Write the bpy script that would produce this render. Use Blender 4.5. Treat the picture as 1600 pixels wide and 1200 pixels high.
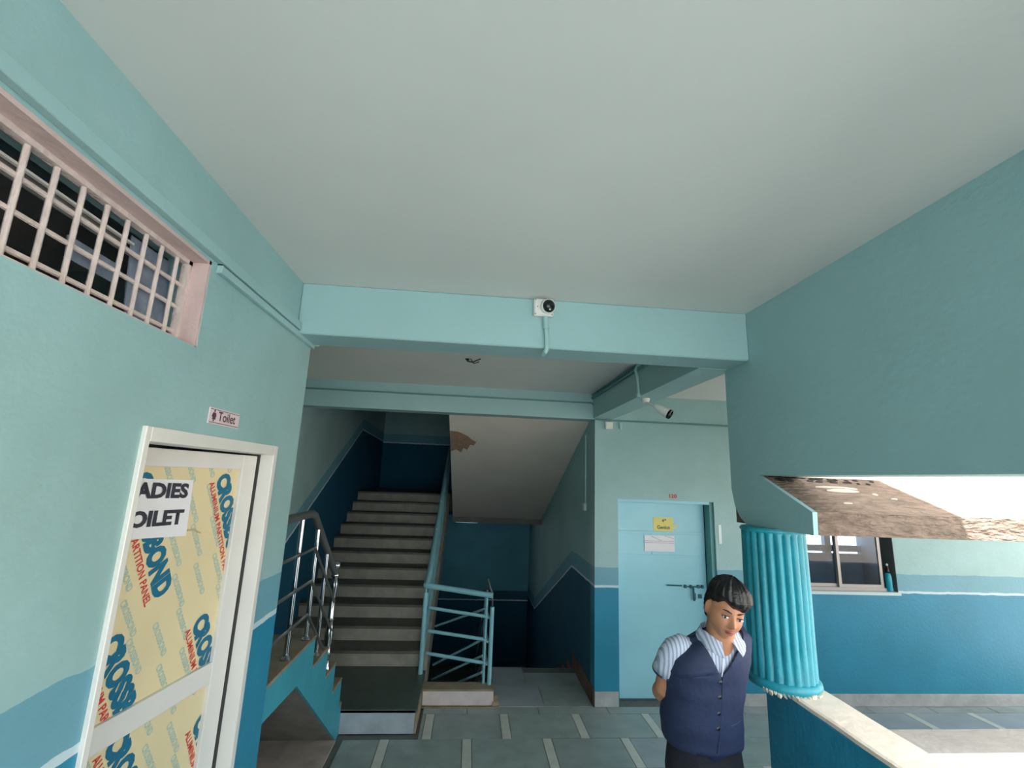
import bpy, bmesh, math, random
from mathutils import Vector, Matrix, noise
random.seed(7)
S = bpy.context.scene
for o in list(bpy.data.objects): bpy.data.objects.remove(o)
COL = S.collection
# ------------------------------------------------------------------ camera
H = 2.1
F, YAW, PIT, ROL = 720.0, 0.0810378, 0.2022455, 0.0384970
fw = Vector((math.sin(YAW)*math.cos(PIT), math.cos(YAW)*math.cos(PIT), math.sin(PIT)))
r0 = Vector((math.cos(YAW), -math.sin(YAW), 0)); u0 = r0.cross(fw)
rt = r0*math.cos(ROL)+u0*math.sin(ROL); up = -r0*math.sin(ROL)+u0*math.cos(ROL)
cd = bpy.data.cameras.new('camera'); cam = bpy.data.objects.new('camera', cd); COL.objects.link(cam)
cd.sensor_width = 36; cd.sensor_fit = 'HORIZONTAL'; cd.lens = 36*F/1600; cd.clip_start = .02
M = Matrix((rt, up, -fw)).transposed().to_4x4(); M.translation = (0, 0, H)
cam.matrix_world = M; S.camera = cam
# ------------------------------------------------------------------ world, sun, exposure
W = bpy.data.worlds.new('world'); S.world = W; W.use_nodes = True
bg = W.node_tree.nodes['Background']; bg.inputs[0].default_value = (.9, .96, 1.0, 1); bg.inputs[1].default_value = 2.35
sd = bpy.data.lights.new('sun', 'SUN'); sd.energy = 17.0; sd.angle = .009; sd.color = (1, .985, .97)
sun = bpy.data.objects.new('sun', sd); COL.objects.link(sun); sun.location = (-3, -8, 14)
sun.rotation_euler = Vector((.235, .28, -1)).to_track_quat('-Z', 'Y').to_euler()
vs = S.view_settings; vs.view_transform = 'Standard'; vs.look = 'None'; vs.gamma = 1; vs.use_curve_mapping = False
vs.exposure = .9
# ------------------------------------------------------------------ helpers
def lin(c):
    return tuple(((v/255)/12.92 if v <= 10 else ((v/255+.055)/1.055)**2.4) for v in c)+(1,)
MATS = {}
def mat(name, rgb, rough=.6, metal=0, var=.0, scale=4, bump=0, bscale=60, spec=.5, alpha=None, stretch=None, var2=None):
    if name in MATS: return MATS[name]
    m = bpy.data.materials.new(name); m.use_nodes = True; nt = m.node_tree; b = nt.nodes['Principled BSDF']
    c = lin(rgb); b.inputs['Base Color'].default_value = c; b.inputs['Roughness'].default_value = rough
    b.inputs['Metallic'].default_value = metal; b.inputs['Specular IOR Level'].default_value = spec
    N, L = nt.nodes.new, nt.links.new
    if var or bump:
        tc = N('ShaderNodeNewGeometry'); src = tc.outputs['Position']
        if stretch:
            mp = N('ShaderNodeMapping'); mp.inputs['Scale'].default_value = stretch; L(src, mp.inputs[0]); src = mp.outputs[0]
    if var:
        n = N('ShaderNodeTexNoise'); n.inputs['Scale'].default_value = scale; n.inputs['Detail'].default_value = 6; L(src, n.inputs['Vector'])
        rp = N('ShaderNodeValToRGB'); rp.color_ramp.elements[0].position = .3; rp.color_ramp.elements[1].position = .7
        lo = tuple(max(0, v*(1-var)) for v in c[:3])+(1,); hi = tuple(min(1, v*(1+var)) for v in c[:3])+(1,)
        if var2: lo = lin(var2)
        rp.color_ramp.elements[0].color = lo; rp.color_ramp.elements[1].color = hi
        L(n.outputs[0], rp.inputs[0]); L(rp.outputs[0], b.inputs['Base Color'])
    if bump:
        n2 = N('ShaderNodeTexNoise'); n2.inputs['Scale'].default_value = bscale; n2.inputs['Detail'].default_value = 5; L(src, n2.inputs['Vector'])
        bp = N('ShaderNodeBump'); bp.inputs['Strength'].default_value = bump; bp.inputs['Distance'].default_value = .01
        L(n2.outputs[0], bp.inputs['Height']); L(bp.outputs[0], b.inputs['Normal'])
    MATS[name] = m; return m
UP_C, MID_C, LINE_C, LOW_C = (157, 193, 194), (112, 166, 182), (200, 220, 226), (44, 138, 170)
def dado(name, base, segs=(), band=.19, line=.022, axis='Y', up=UP_C, mid=MID_C, low=LOW_C, ln=LINE_C, rough=.45):
    """painted wall: dark lower paint, thin white line, mid band, pale upper paint; the line follows height base + sum slope*(clamp(y,a,b)-a)"""
    if name in MATS: return MATS[name]
    m = bpy.data.materials.new(name); m.use_nodes = True; nt = m.node_tree; b = nt.nodes['Principled BSDF']
    N, L = nt.nodes.new, nt.links.new
    g = N('ShaderNodeNewGeometry'); sp = N('ShaderNodeSeparateXYZ'); L(g.outputs['Position'], sp.inputs[0])
    def mth(op, a, bb, cl=None):
        n = N('ShaderNodeMath'); n.operation = op
        for i, v in enumerate((a, bb)+((cl,) if cl is not None else ())):
            if isinstance(v, (int, float)): n.inputs[i].default_value = v
            else: L(v, n.inputs[i])
        return n.outputs[0]
    z = mth('SUBTRACT', sp.outputs['Z'], base)
    for a, bb, sl in segs:
        y = mth('MINIMUM', mth('MAXIMUM', sp.outputs[axis], a), bb)
        z = mth('SUBTRACT', z, mth('MULTIPLY', mth('SUBTRACT', y, a), sl))
    ns = N('ShaderNodeTexNoise'); ns.inputs['Scale'].default_value = 9; ns.inputs['Detail'].default_value = 4; L(g.outputs['Position'], ns.inputs['Vector'])
    z = mth('ADD', z, mth('MULTIPLY', mth('SUBTRACT', ns.outputs[0], .5), .022))
    z = mth('ADD', z, .5)
    rp = N('ShaderNodeValToRGB'); cr = rp.color_ramp; cr.interpolation = 'CONSTANT'
    cr.elements[0].position = 0; cr.elements[0].color = lin(low)
    cr.elements[1].position = .5; cr.elements[1].color = lin(ln)
    e = cr.elements.new(.5+line); e.color = lin(mid)
    e = cr.elements.new(.5+band); e.color = lin(up)
    L(z, rp.inputs[0])
    st = N('ShaderNodeTexNoise'); st.inputs['Scale'].default_value = 1.7; st.inputs['Detail'].default_value = 9; st.inputs['Roughness'].default_value = .62; L(g.outputs['Position'], st.inputs['Vector'])
    sr = N('ShaderNodeValToRGB'); sr.color_ramp.elements[0].position = .33; sr.color_ramp.elements[0].color = (.86, .87, .85, 1)
    sr.color_ramp.elements[1].position = .62; sr.color_ramp.elements[1].color = (1, 1, 1, 1); L(st.outputs[0], sr.inputs[0])
    mx = N('ShaderNodeMix'); mx.data_type = 'RGBA'; mx.blend_type = 'MULTIPLY'; mx.inputs[0].default_value = 1
    L(rp.outputs[0], mx.inputs[6]); L(sr.outputs[0], mx.inputs[7]); L(mx.outputs[2], b.inputs['Base Color'])
    bn = N('ShaderNodeTexNoise'); bn.inputs['Scale'].default_value = 35; bn.inputs['Detail'].default_value = 6; L(g.outputs['Position'], bn.inputs['Vector'])
    bp = N('ShaderNodeBump'); bp.inputs['Strength'].default_value = .25; bp.inputs['Distance'].default_value = .008
    L(bn.outputs[0], bp.inputs['Height']); L(bp.outputs[0], b.inputs['Normal'])
    b.inputs['Roughness'].default_value = rough; b.inputs['Specular IOR Level'].default_value = .35
    MATS[name] = m; return m

ORG = {}
def empty(name, loc):
    o = bpy.data.objects.new(name, None); o.empty_display_size = .1; o.location = loc; COL.objects.link(o); ORG[o.name] = Vector(loc); return o
def tag(o, label=None, cat=None, group=None, kind=None):
    if label: o['label'] = label
    if cat: o['category'] = cat
    if group: o['group'] = group
    if kind: o['kind'] = kind
    return o
class MB:
    def __init__(s): s.v = []; s.f = []
    def add(s, vs_, fs):
        n = len(s.v); s.v += [Vector(v) for v in vs_]; s.f += [tuple(i+n for i in f) for f in fs]; return s
    def box(s, x0, y0, z0, x1, y1, z1):
        x0, x1 = min(x0, x1), max(x0, x1); y0, y1 = min(y0, y1), max(y0, y1); z0, z1 = min(z0, z1), max(z0, z1)
        return s.add([(x0,y0,z0),(x1,y0,z0),(x1,y1,z0),(x0,y1,z0),(x0,y0,z1),(x1,y0,z1),(x1,y1,z1),(x0,y1,z1)],
                     [(0,3,2,1),(4,5,6,7),(0,1,5,4),(1,2,6,5),(2,3,7,6),(3,0,4,7)])
    def obox(s, c, ax, ay, az, hx, hy, hz):
        c = Vector(c); ax, ay, az = Vector(ax).normalized(), Vector(ay).normalized(), Vector(az).normalized(); vs_ = []
        for k in (-1, 1):
            for i, j in ((-1,-1),(1,-1),(1,1),(-1,1)): vs_.append(c+ax*i*hx+ay*j*hy+az*k*hz)
        return s.add(vs_, [(0,3,2,1),(4,5,6,7),(0,1,5,4),(1,2,6,5),(2,3,7,6),(3,0,4,7)])
    def prism(s, poly, a, b, axis='X'):
        f = {'X': lambda p, t: (t, p[0], p[1]), 'Y': lambda p, t: (p[0], t, p[1]), 'Z': lambda p, t: (p[0], p[1], t)}[axis]
        n = len(poly); vs_ = [f(p, a) for p in poly]+[f(p, b) for p in poly]
        return s.add(vs_, [tuple(range(n))[::-1], tuple(range(n, 2*n))]+[(i, (i+1) % n, (i+1) % n+n, i+n) for i in range(n)])
    def tube(s, pts, r, n=10, cap=True):
        pts = [Vector(p) for p in pts]; m = len(pts); R = r if isinstance(r, (list, tuple)) else [r]*m
        d0 = (pts[1]-pts[0]).normalized(); a = d0.orthogonal().normalized(); rings = []; vs_ = []
        for i in range(m):
            d = ((pts[min(i+1, m-1)]-pts[i]).normalized()+(pts[i]-pts[max(i-1, 0)]).normalized()).normalized()
            a = (a-d*a.dot(d)).normalized(); b = d.cross(a)
            for k in range(n):
                t = 2*math.pi*k/n; vs_.append(pts[i]+(a*math.cos(t)+b*math.sin(t))*R[i])
        fs = [(i*n+k, i*n+(k+1) % n, (i+1)*n+(k+1) % n, (i+1)*n+k) for i in range(m-1) for k in range(n)]
        if cap: fs += [tuple(range(n))[::-1], tuple(range((m-1)*n, m*n))]
        return s.add(vs_, fs)
    def lathe(s, prof, c, n=24, axis=(0, 0, 1)):
        ax = Vector(axis).normalized(); a = ax.orthogonal().normalized(); b = ax.cross(a); c = Vector(c); m = len(prof)
        vs_ = [c+ax*h+(a*math.cos(2*math.pi*k/n)+b*math.sin(2*math.pi*k/n))*max(r, 1e-4) for r, h in prof for k in range(n)]
        fs = [(i*n+k, i*n+(k+1) % n, (i+1)*n+(k+1) % n, (i+1)*n+k) for i in range(m-1) for k in range(n)]
        return s.add(vs_, fs+[tuple(range(n))[::-1], tuple(range((m-1)*n, m*n))])
    def rings(s, rr, cap=True):
        n = len(rr[0]); m = len(rr); vs_ = [p for r in rr for p in r]
        fs = [(i*n+k, i*n+(k+1) % n, (i+1)*n+(k+1) % n, (i+1)*n+k) for i in range(m-1) for k in range(n)]
        if cap: fs += [tuple(range(n))[::-1], tuple(range((m-1)*n, m*n))]
        return s.add(vs_, fs)
    def build(s, name, m, parent=None, smooth=None, bevel=0, recalc=True, mats=None):
        if parent is not None: o_ = ORG[parent.name]
        else:
            lo = [min(v[i] for v in s.v) for i in range(3)]; hi = [max(v[i] for v in s.v) for i in range(3)]
            o_ = Vector(((lo[0]+hi[0])/2, (lo[1]+hi[1])/2, lo[2]))
        me = bpy.data.meshes.new(name); me.from_pydata([v-o_ for v in s.v], [], s.f)
        bm = bmesh.new(); bm.from_mesh(me)
        if recalc: bmesh.ops.recalc_face_normals(bm, faces=bm.faces)
        if bevel: bmesh.ops.bevel(bm, geom=list(bm.edges), offset=bevel, segments=1, affect='EDGES', clamp_overlap=True)
        if smooth:
            for f in bm.faces: f.smooth = True
            for e in bm.edges:
                if len(e.link_faces) == 2 and e.calc_face_angle(0) > smooth: e.smooth = False
        bm.to_mesh(me); bm.free(); me.materials.append(m)
        o = bpy.data.objects.new(name, me); COL.objects.link(o); ORG[o.name] = o_
        if parent is not None: o.parent = parent
        else: o.location = o_
        return o
SM = .7
def box(*a): return MB().box(*a)
def share(o, name, loc_world, parent):
    """copy of a mesh object, its origin moved to loc_world"""
    c = o.copy(); COL.objects.link(c); c.parent = parent; c.location = Vector(loc_world)-(ORG[parent.name] if parent else Vector()); return c
def text_mesh(txt, size, sx=1.0, bold=0.0, align='LEFT', shear=0):
    cu = bpy.data.curves.new('lettering', 'FONT'); cu.body = txt; cu.size = size; cu.offset = bold; cu.align_x = align; cu.shear = shear
    cu.resolution_u = 3
    o = bpy.data.objects.new('lettering', cu); COL.objects.link(o); bpy.context.view_layer.update()
    me = bpy.data.meshes.new_from_object(o.evaluated_get(bpy.context.evaluated_depsgraph_get()))
    bpy.data.objects.remove(o); bpy.data.curves.remove(cu)
    for v in me.vertices: v.co.x *= sx
    return me
def place_text(txt, size, origin, ex, ey, m, parent, sx=1, bold=0, align='LEFT', name='lettering', clip=None):
    """text lying in the plane spanned by ex (reading direction) and ey (up); clip = list of (point, outward normal)"""
    me = text_mesh(txt, size, sx, bold, align); ex, ey = Vector(ex).normalized(), Vector(ey).normalized(); o_ = ORG[parent.name]
    bm = bmesh.new(); bm.from_mesh(me)
    for v in bm.verts: v.co = Vector(origin)+ex*v.co.x+ey*v.co.y
    for p, n in (clip or []):
        bmesh.ops.bisect_plane(bm, geom=list(bm.verts)+list(bm.edges)+list(bm.faces), plane_co=p, plane_no=n, clear_outer=True)
    if not bm.faces: bm.free(); return None
    for v in bm.verts: v.co -= o_
    bm.to_mesh(me); bm.free(); me.materials.clear(); me.materials.append(m); me.name = name
    o = bpy.data.objects.new(name, me); COL.objects.link(o); o.parent = parent; ORG[o.name] = o_
    return o
# ------------------------------------------------------------------ materials
ceil_m = mat('ceiling_paint', (220, 221, 217), .8, var=.03, scale=1.2, bump=.12, bscale=25)
teal_up = mat('pale_teal_paint', UP_C, .5, var=.05, scale=1.5, bump=.2, bscale=30, spec=.35)
low_m = mat('deep_teal_paint', LOW_C, .5, var=.12, scale=6, bump=.5, bscale=45, spec=.3)
left_m = dado('left_wall_paint', 1.418)
far_m = dado('far_wall_paint', 1.066)
LOW_SHADED = (22, 88, 116)  # bluer stairwell paint, darkened further so the colour carries the shaft's shade
rstair_m = dado('right_stair_wall_paint', 1.066, ((5.9, 9.0, -.416), (9.0, 9.5, .0)), low=LOW_SHADED, rough=.8)
lstair_m = dado('left_stair_wall_paint', 1.3, ((5.1, 8.08, .508), (8.08, 10, -.03)), low=LOW_SHADED, rough=.8)
back_up_m = dado('back_stair_wall_paint', 2.74, low=LOW_SHADED, rough=.8)
back_lo_m = dado('lower_back_wall_paint', -.33, low=LOW_SHADED, rough=.8, up=(96, 158, 178), mid=(40, 96, 118))
stone = mat('kota_stone', (146, 160, 158), .28, var=.16, scale=5, bump=.08, bscale=18, spec=.5)
stone2 = mat('kota_stone_green', (148, 164, 160), .28, var=.16, scale=7, bump=.08, bscale=18, spec=.5)
stone3 = mat('kota_stone_blue', (152, 162, 168), .3, var=.14, scale=4, bump=.08, bscale=18, spec=.5)
marble = mat('marble_strip', (200, 204, 196), .35, var=.08, scale=12)
grout = mat('floor_grout', (104, 108, 102), .8, var=.1, scale=20)
cement = mat('cement', (140, 134, 126), .85, var=.2, scale=6, bump=.5, bscale=30)
tan_cement = mat('tan_cement', (142, 128, 108), .85, var=.22, scale=7, bump=.4, bscale=40)
skirt_m = mat('grey_skirting', (168, 172, 172), .6, var=.18, scale=7, bump=.3, bscale=30)
brown_skirt = mat('brown_skirting', (104, 78, 64), .6, var=.3, scale=5)
tread_m = mat('step_stone', (96, 94, 86), .6, var=.22, scale=6, bump=.2, bscale=30)
riser_m = mat('step_riser_cement', (150, 146, 134), .75, var=.16, scale=7, bump=.2, bscale=30)
chajja_m = mat('bare_concrete', (124, 104, 90), .9, var=.28, scale=5, bump=1.0, bscale=9, stretch=(1.6, 5, 5))
for nd in chajja_m.node_tree.nodes:
    if nd.type == 'BUMP': nd.inputs['Distance'].default_value = .05
parap_m = mat('cream_plaster', (236, 218, 200), .85, var=.08, scale=8, bump=.5, bscale=30)
white_al = mat('white_aluminium', (226, 224, 218), .35, var=.03, scale=5)
pink_m = mat('pink_plaster', (206, 182, 178), .8, var=.08, scale=7, bump=.5, bscale=35)
grille_m = mat('pink_white_grille', (214, 198, 192), .65, var=.12, scale=20, bump=.5, bscale=80)
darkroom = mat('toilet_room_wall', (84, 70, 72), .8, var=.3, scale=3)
steel = mat('stainless_steel', (196, 196, 198), .16, metal=1)
rail_dark = mat('dull_steel_handrail', (120, 124, 122), .35, metal=.6)
rail_teal = mat('pale_blue_rail_paint', (136, 190, 200), .4, var=.05, scale=10)
door_m = mat('blue_door_paint', (154, 214, 228), .35, var=.07, scale=1.6, bump=.06, bscale=6, spec=.5)
doorf_m = mat('green_door_frame_paint', (104, 160, 158), .5, var=.08, scale=5)
dark_metal = mat('dark_teal_metal', (40, 92, 102), .45, metal=.3)
white_pl = mat('white_plastic', (228, 228, 222), .4)
pipe_m = mat('painted_pipe', (160, 198, 196), .5, var=.05, scale=15)
cable_m = mat('painted_cable', (96, 142, 144), .6)
black_pl = mat('black_plastic', (18, 20, 22), .25)
paper_m = mat('white_paper', (236, 236, 240), .7, var=.02, scale=9)
ink = mat('black_ink', (52, 52, 62), .6)
red_ink = mat('red_ink', (196, 60, 60), .6)
film_m = mat('protective_film', (230, 214, 170), .42, var=.05, scale=3, bump=.05, bscale=8)
blue_ink = mat('film_blue_print', (22, 108, 140), .45)
pale_ink = mat('film_pale_print', (168, 196, 184), .45)
film_red = mat('film_red_print', (214, 66, 62), .45)
yellow_p = mat('yellow_paper', (232, 220, 132), .7)
# ------------------------------------------------------------------ the setting
XL, XR, ZC = -.9, 1.46, 3.035
YB0, YB1, ZB = 2.28, 2.49, 2.767
YF = 4.83; XS = -1.87; XW = 1.30; YK = 10.0
def struct(o, label, cat=None): return tag(o, label, cat, kind='structure')
# floor: bed + slabs + marble strips
FLOOR = MB()
FLOOR.box(XS, -2.9, -.16, 5.6, 4.98, -.012).box(.335, 4.98, -.16, XW, 5.76, -.012).box(XS, 4.98, -.16, -.33, 5.3, -.012).box(5.6, 2.2, -.16, 7.0, YF, -.012)
fl = struct(FLOOR.build('floor', grout), 'grey-green stone slab floor with short white marble strips', 'floor')
rows = [(4.69, 4.825)]+[(4.69-.405*(k+1), 4.69-.405*k) for k in range(7)]
for ri, (ya, yb) in enumerate(rows):
    off = .42 if ri % 2 == 1 else .09
    if ri == 0: off = .09
    xs = [off+.66*m for m in range(-4, 12)]
    for m, x in enumerate(xs):
        if ri > 0 and -.88 < x < 6.9 and not (ya > 4.25 and x < -.3):
            if x < 1.4 or ya > 2.3: MB().box(x-.036, ya+.003, -.014, x+.036, yb-.003, .0015).build('marble_strip', marble, fl)
        x0, x1 = x+.039, x+.66-.039
        if ri == 0: x0, x1 = x+.002, x+.658
        if x0 < -.9: x0 = -.9 if x1 > -.88 else None
        if x0 is None or x0 > 6.9: continue
        if ya > 4.25 and x0 < -.31: x0 = -.31
        if x1-x0 < .03: continue
        MB().box(x0+.002, ya+.003, -.014, min(x1, 7.0)-.002, yb-.003, random.uniform(-.0012, .0008)).build('floor_slab', random.choice((stone, stone, stone2, stone3)), fl)
for (x0, y0, x1, y1, m) in ((.35, 4.835, .82, 5.28, stone3), (.825, 4.835, 1.285, 5.28, stone2), (.35, 5.285, .7, 5.75, stone3), (.705, 5.285, 1.285, 5.6, stone)):
    MB().box(x0, y0, -.014, x1, y1, 0).build('floor_slab', m, fl)
# ceilings
c1 = MB().box(-2.6, -2.9, ZC, 1.66, YF+.02, 3.2).box(1.66, 2.3, ZC, 7.0, YF+.16, 3.2).box(1.5, YF+.16, ZC, 8.1, 9.3, 3.2)
struct(c1.build('ceiling', ceil_m), 'plain off-white plastered ceiling slab', 'ceiling')
tag(MB().tube([(-.09, 3.62, 3.034), (-.07, 3.62, 3.012), (-.03, 3.605, 3.002), (.0, 3.58, 3.012), (.03, 3.56, 3.022)], .005, 6).tube([(-.05, 3.62, 3.034), (-.02, 3.64, 3.0), (.02, 3.62, 3.012)], .004, 6)
    .lathe([(.012, 0), (.012, .012)], (-.07, 3.62, 3.021), 10).build('ceiling_wire', black_pl, smooth=SM), 'small loose dark wires hanging from the ceiling between the two beams', 'wire')
# beams
struct(MB().box(XL, YB0, ZB, XR, YB1, ZC).build('ceiling_beam', teal_up, bevel=.006), 'pale teal ceiling beam nearest, carrying the dome camera', 'beam')
struct(MB().box(XS, YF, 2.755, XW, YF+.2, 3.2).box(XS, YF, 3.2, XW, YF+.2, 6.2).build('ceiling_beam', teal_up), 'pale teal ceiling beam over the foot of the stairs', 'beam')  # upper box is an unseen blank, added to keep the shaft dark
struct(MB().box(1.28, YB1, 2.765, 1.49, YF, ZC).build('ceiling_beam', teal_up), 'shaded teal side beam with the small bullet camera', 'beam')
# left wall with the ventilator opening and the door opening
WY0, WY1, WZ0, WZ1 = -.35, 1.517, 2.475, 2.772
DY0, DY1, DZ = 1.345, 2.228, 2.205
T = .14
wl = MB()
wl.box(XL, -2.9, 0, XL-T, WY0, ZC).box(XL, WY0, WZ1, XL-T, WY1, ZC)
wl.box(XL, WY0, DZ, XL-T, WY1, WZ0).box(XL, WY1, DZ, XL-T, YB1+.01, ZC)
wl.box(XL, WY0, 0, XL-T, DY0, DZ).box(XL, DY1, 0, XL-T, YB1+.01, DZ)
wl.box(XL-T, YB1-.16, 0, -2.6, YB1+.01, ZC)
struct(wl.build('wall_left', left_m), 'pale teal left wall with darker painted dado and toilet door', 'wall')
# toilet room behind it
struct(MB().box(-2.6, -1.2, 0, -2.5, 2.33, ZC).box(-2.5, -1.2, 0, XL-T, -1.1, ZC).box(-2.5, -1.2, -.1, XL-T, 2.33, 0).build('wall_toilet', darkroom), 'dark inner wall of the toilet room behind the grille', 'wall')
# ventilator window: pink reveal, grille bars, glass
wn = struct(empty('window_1', (XL-.07, (WY0+WY1)/2, WZ0)), 'long high ventilator window with pink plaster reveal and square bar grille', 'window')
D_ = .082
rv = MB()
rv.box(XL-.001, WY0, WZ1-.012, XL-D_, WY1, WZ1+.001).box(XL-.001, WY0, WZ0-.001, XL-D_, WY1, WZ0+.003).box(XL-.001, WY1-.012, WZ0, XL-D_, WY1+.001, WZ1)
rv.build('reveal', pink_m, wn)
XG = XL-.062
fr = MB().box(XG-.012, WY0, WZ1-.026, XG+.01, WY1-.01, WZ1-.012).box(XG-.012, WY1-.03, WZ0, XG+.01, WY1-.012, WZ1-.012)
fr.build('grille_frame', grille_m, wn)
for k in range(24):
    y = 1.443-.0725*k
    if y < WY0+.03: break
    MB().tube([(XG+random.uniform(-.001, .001), y+random.uniform(-.003, .003), WZ0), (XG, y+random.uniform(-.003, .003), WZ1-.012)], .0062, 8).build('grille_bar', grille_m, wn, smooth=SM)
for z in (2.52, 2.6, 2.674):
    MB().tube([(XG-.006, WY0, z+.003), (XG-.006, .9, z), (XG-.006, WY1-.012, z-.002)], .0066, 8).build('grille_bar', grille_m, wn, smooth=SM)
gl = mat('frosted_blue_glass', (128, 140, 158), .35, var=.35, scale=14, bump=.3, bscale=50)
for k, (ya, yb) in enumerate(((1.33, 1.5), (1.15, 1.318))):
    MB().obox((XG-.05-.02*k, (ya+yb)/2, 2.625), (0, 1, 0), (1, 0, .1), (-.1, 0, 1), (yb-ya)/2, .002, .13 if k == 0 else .03).build('pane', gl, wn)
MB().box(XG-.06, WY0, 2.724, XG-.05, 1.33, 2.73).build('louvre_edge', white_al, wn)
MB().obox((XG-.07, .5, 2.715), (0, 1, 0), (1, 0, .6), (-.6, 0, 1), .84, .002, .03).build('louvre', mat('louvre_glass', (150, 140, 136), .3, var=.3, scale=9), wn)
# right lintel panel with the profile of the sunshade at its far end
prof = [(-.9, ZC), (-.9, 2.163), (2.27, 2.163), (1.912, 2.008), (1.916, 1.912), (2.40, 1.909), (2.46, 1.945), (2.50, 2.0), (2.525, 2.09), (2.53, ZC)]
wr = MB().prism(prof, XR, XR+.022).box(XR+.01, -.9, 2.163, 1.66, 2.29, ZC).box(XR+.02, 2.29, 2.163, 1.66, 2.53, ZC)
struct(wr.build('wall_right', teal_up), 'shaded teal lintel wall panel over the open parapet on the right', 'wall')
struct(MB().box(XR, -2.9, 3.2, 1.66, 2.3, 4.1).box(XR, 2.3, 3.2, 8, 2.5, 4.1).build('wall_roof_parapet', parap_m), 'cream roof parapet above the corridor lintel', 'wall')
# sunshade over the crossing corridor
ch = [(2.53, 1.911), (1.914, 1.913), (1.912, 2.009), (2.2, 2.13), (2.272, 2.163), (2.53, 2.163)]
struct(MB().prism(ch, XR+.022, 8).build('trim_1', chajja_m), 'rough bare concrete sunshade ledge, half in sun, beyond the lintel', 'sunshade')
ORG['trim_1'] = ORG['trim_1']; cj = bpy.data.objects['trim_1']
def blob(x, y, a, b, n=14):
    pts_ = [(x+a*math.cos(t)*(1+.25*math.sin(3*t+x*9)), y+b*math.sin(t)) for t in (2*math.pi*k/n for k in range(n))]
    zt = lambda yy: 2.009+(yy-1.912)*(.121/.288)+(.002 if yy < 2.2 else .004)
    return MB().add([(px, py, zt(py)+.002) for px, py in pts_]+[(px, py, zt(py)-.004) for px, py in pts_], [tuple(range(n)), tuple(range(n, 2*n))[::-1]]+[(i, i+n, (i+1) % n+n, (i+1) % n) for i in range(n)])
spl = mat('pale_plaster_splash', (178, 166, 152), .9, var=.1, scale=20)
for (x, y, a, b) in ((1.79, 2.13, .075, .016), (1.78, 2.165, .09, .007), (1.93, 2.10, .012, .008), (1.99, 2.06, .015, .005), (1.70, 2.0, .02, .004), (1.86, 2.155, .03, .006)):
    blob(x, y, a, b).build('plaster_splash', spl, cj)
mould = mat('dark_mould', (44, 38, 34), .95, var=.4, scale=30)
for k in range(46):
    blob(1.51+random.random()*.56, 2.262-random.random()**2*.05, random.uniform(.006, .022), random.uniform(.003, .009), 8).build('mould_spot', mould, cj)
struct(MB().box(1.66, 2.29, 2.163, 8, 2.5, 3.2).build('wall_court', parap_m), 'outer wall above the concrete sunshade', 'wall')
# parapets
bm_ = MB().prism([(XR, 0), (XR, 1.19), (XR+.012, 1.208), (1.648, 1.208), (1.66, 1.195), (1.66, -.16)], -6, 2.325, 'Y')
pw = struct(bm_.build('wall_parapet', low_m), 'deep teal low parapet wall beside the corridor', 'wall')
cp = MB(); n = 110; rr = []
for i in range(n+1):
    y = -6+8.325*i/n; j = noise.noise((y*6, 0, 0))*.006; k = noise.noise((y*5, 9, 0))*.004
    rr.append([Vector((XR+.001+j, y, 1.196)), Vector((XR+.004+j, y, 1.209)), Vector((XR+.016+j, y, 1.213)), Vector((1.65+k, y, 1.213)), Vector((1.662+k, y, 1.2)), Vector((1.66, y, 1.19))])
cp.rings(rr); cp.build('coping', parap_m, pw)
ppx = MB().box(1.66, 2.2, -3.2, 8, 2.42, .948)
pp = struct(ppx.build('wall_parapet_court', mat('court_parapet_plaster', (196, 186, 178), .85, var=.1, scale=9, bump=.5, bscale=30), bevel=.008), 'pale sunlit parapet of the crossing corridor', 'wall')
# column
COLX, COLY = 1.508, 2.262
col_m = mat('bright_teal_column_paint', (28, 140, 156), .38, var=.1, scale=9, bump=.25, bscale=60, spec=.5)
cl = struct(empty('round_column', (COLX, COLY, 1.21)), 'bright teal round fluted column standing on the parapet end', 'column')
def flute(z, r, amp, nf=22, n=176):
    return [Vector((COLX+math.cos(t)*(r+amp*(abs(math.cos(nf*t/2))**.8-1)), COLY+math.sin(t)*(r+amp*(abs(math.cos(nf*t/2))**.8-1)), z)) for t in (2*math.pi*k/n for k in range(n))]
MB().rings([flute(1.24, .144, .002), flute(1.262, .143, .012), flute(1.4, .142, .014), flute(1.6, .143, .014), flute(1.88, .141, .014), flute(1.895, .141, .003), flute(1.912, .143, .001)]).build('shaft', col_m, cl, smooth=1.2)
MB().lathe([(.14, 1.212), (.152, 1.215), (.158, 1.228), (.155, 1.243), (.145, 1.252), (.14, 1.254)], (COLX, COLY, 0), 48).build('base_ring', col_m, cl, smooth=SM)
MB().lathe([(.143, 1.893), (.148, 1.898), (.147, 1.906), (.14, 1.909)], (COLX, COLY, 0), 48).build('neck_ring', col_m, cl, smooth=SM)
ch_m = mat('bare_plaster_chips', (214, 206, 188), .9, var=.2, scale=30, bump=.6, bscale=80)
cb = MB()
for k in range(16):
    t = math.radians(205+k*6.2); rr_ = .156; cb.obox((COLX+rr_*math.cos(t), COLY+rr_*math.sin(t), 1.212+random.uniform(0, .008)), (random.random(), random.random(), .3), (-.3, 1, .2), (0, .2, 1), random.uniform(.005, .013), random.uniform(.004, .01), random.uniform(.003, .007))
tag(cb.build('plaster_chips', ch_m, cl), kind='stuff')
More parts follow.
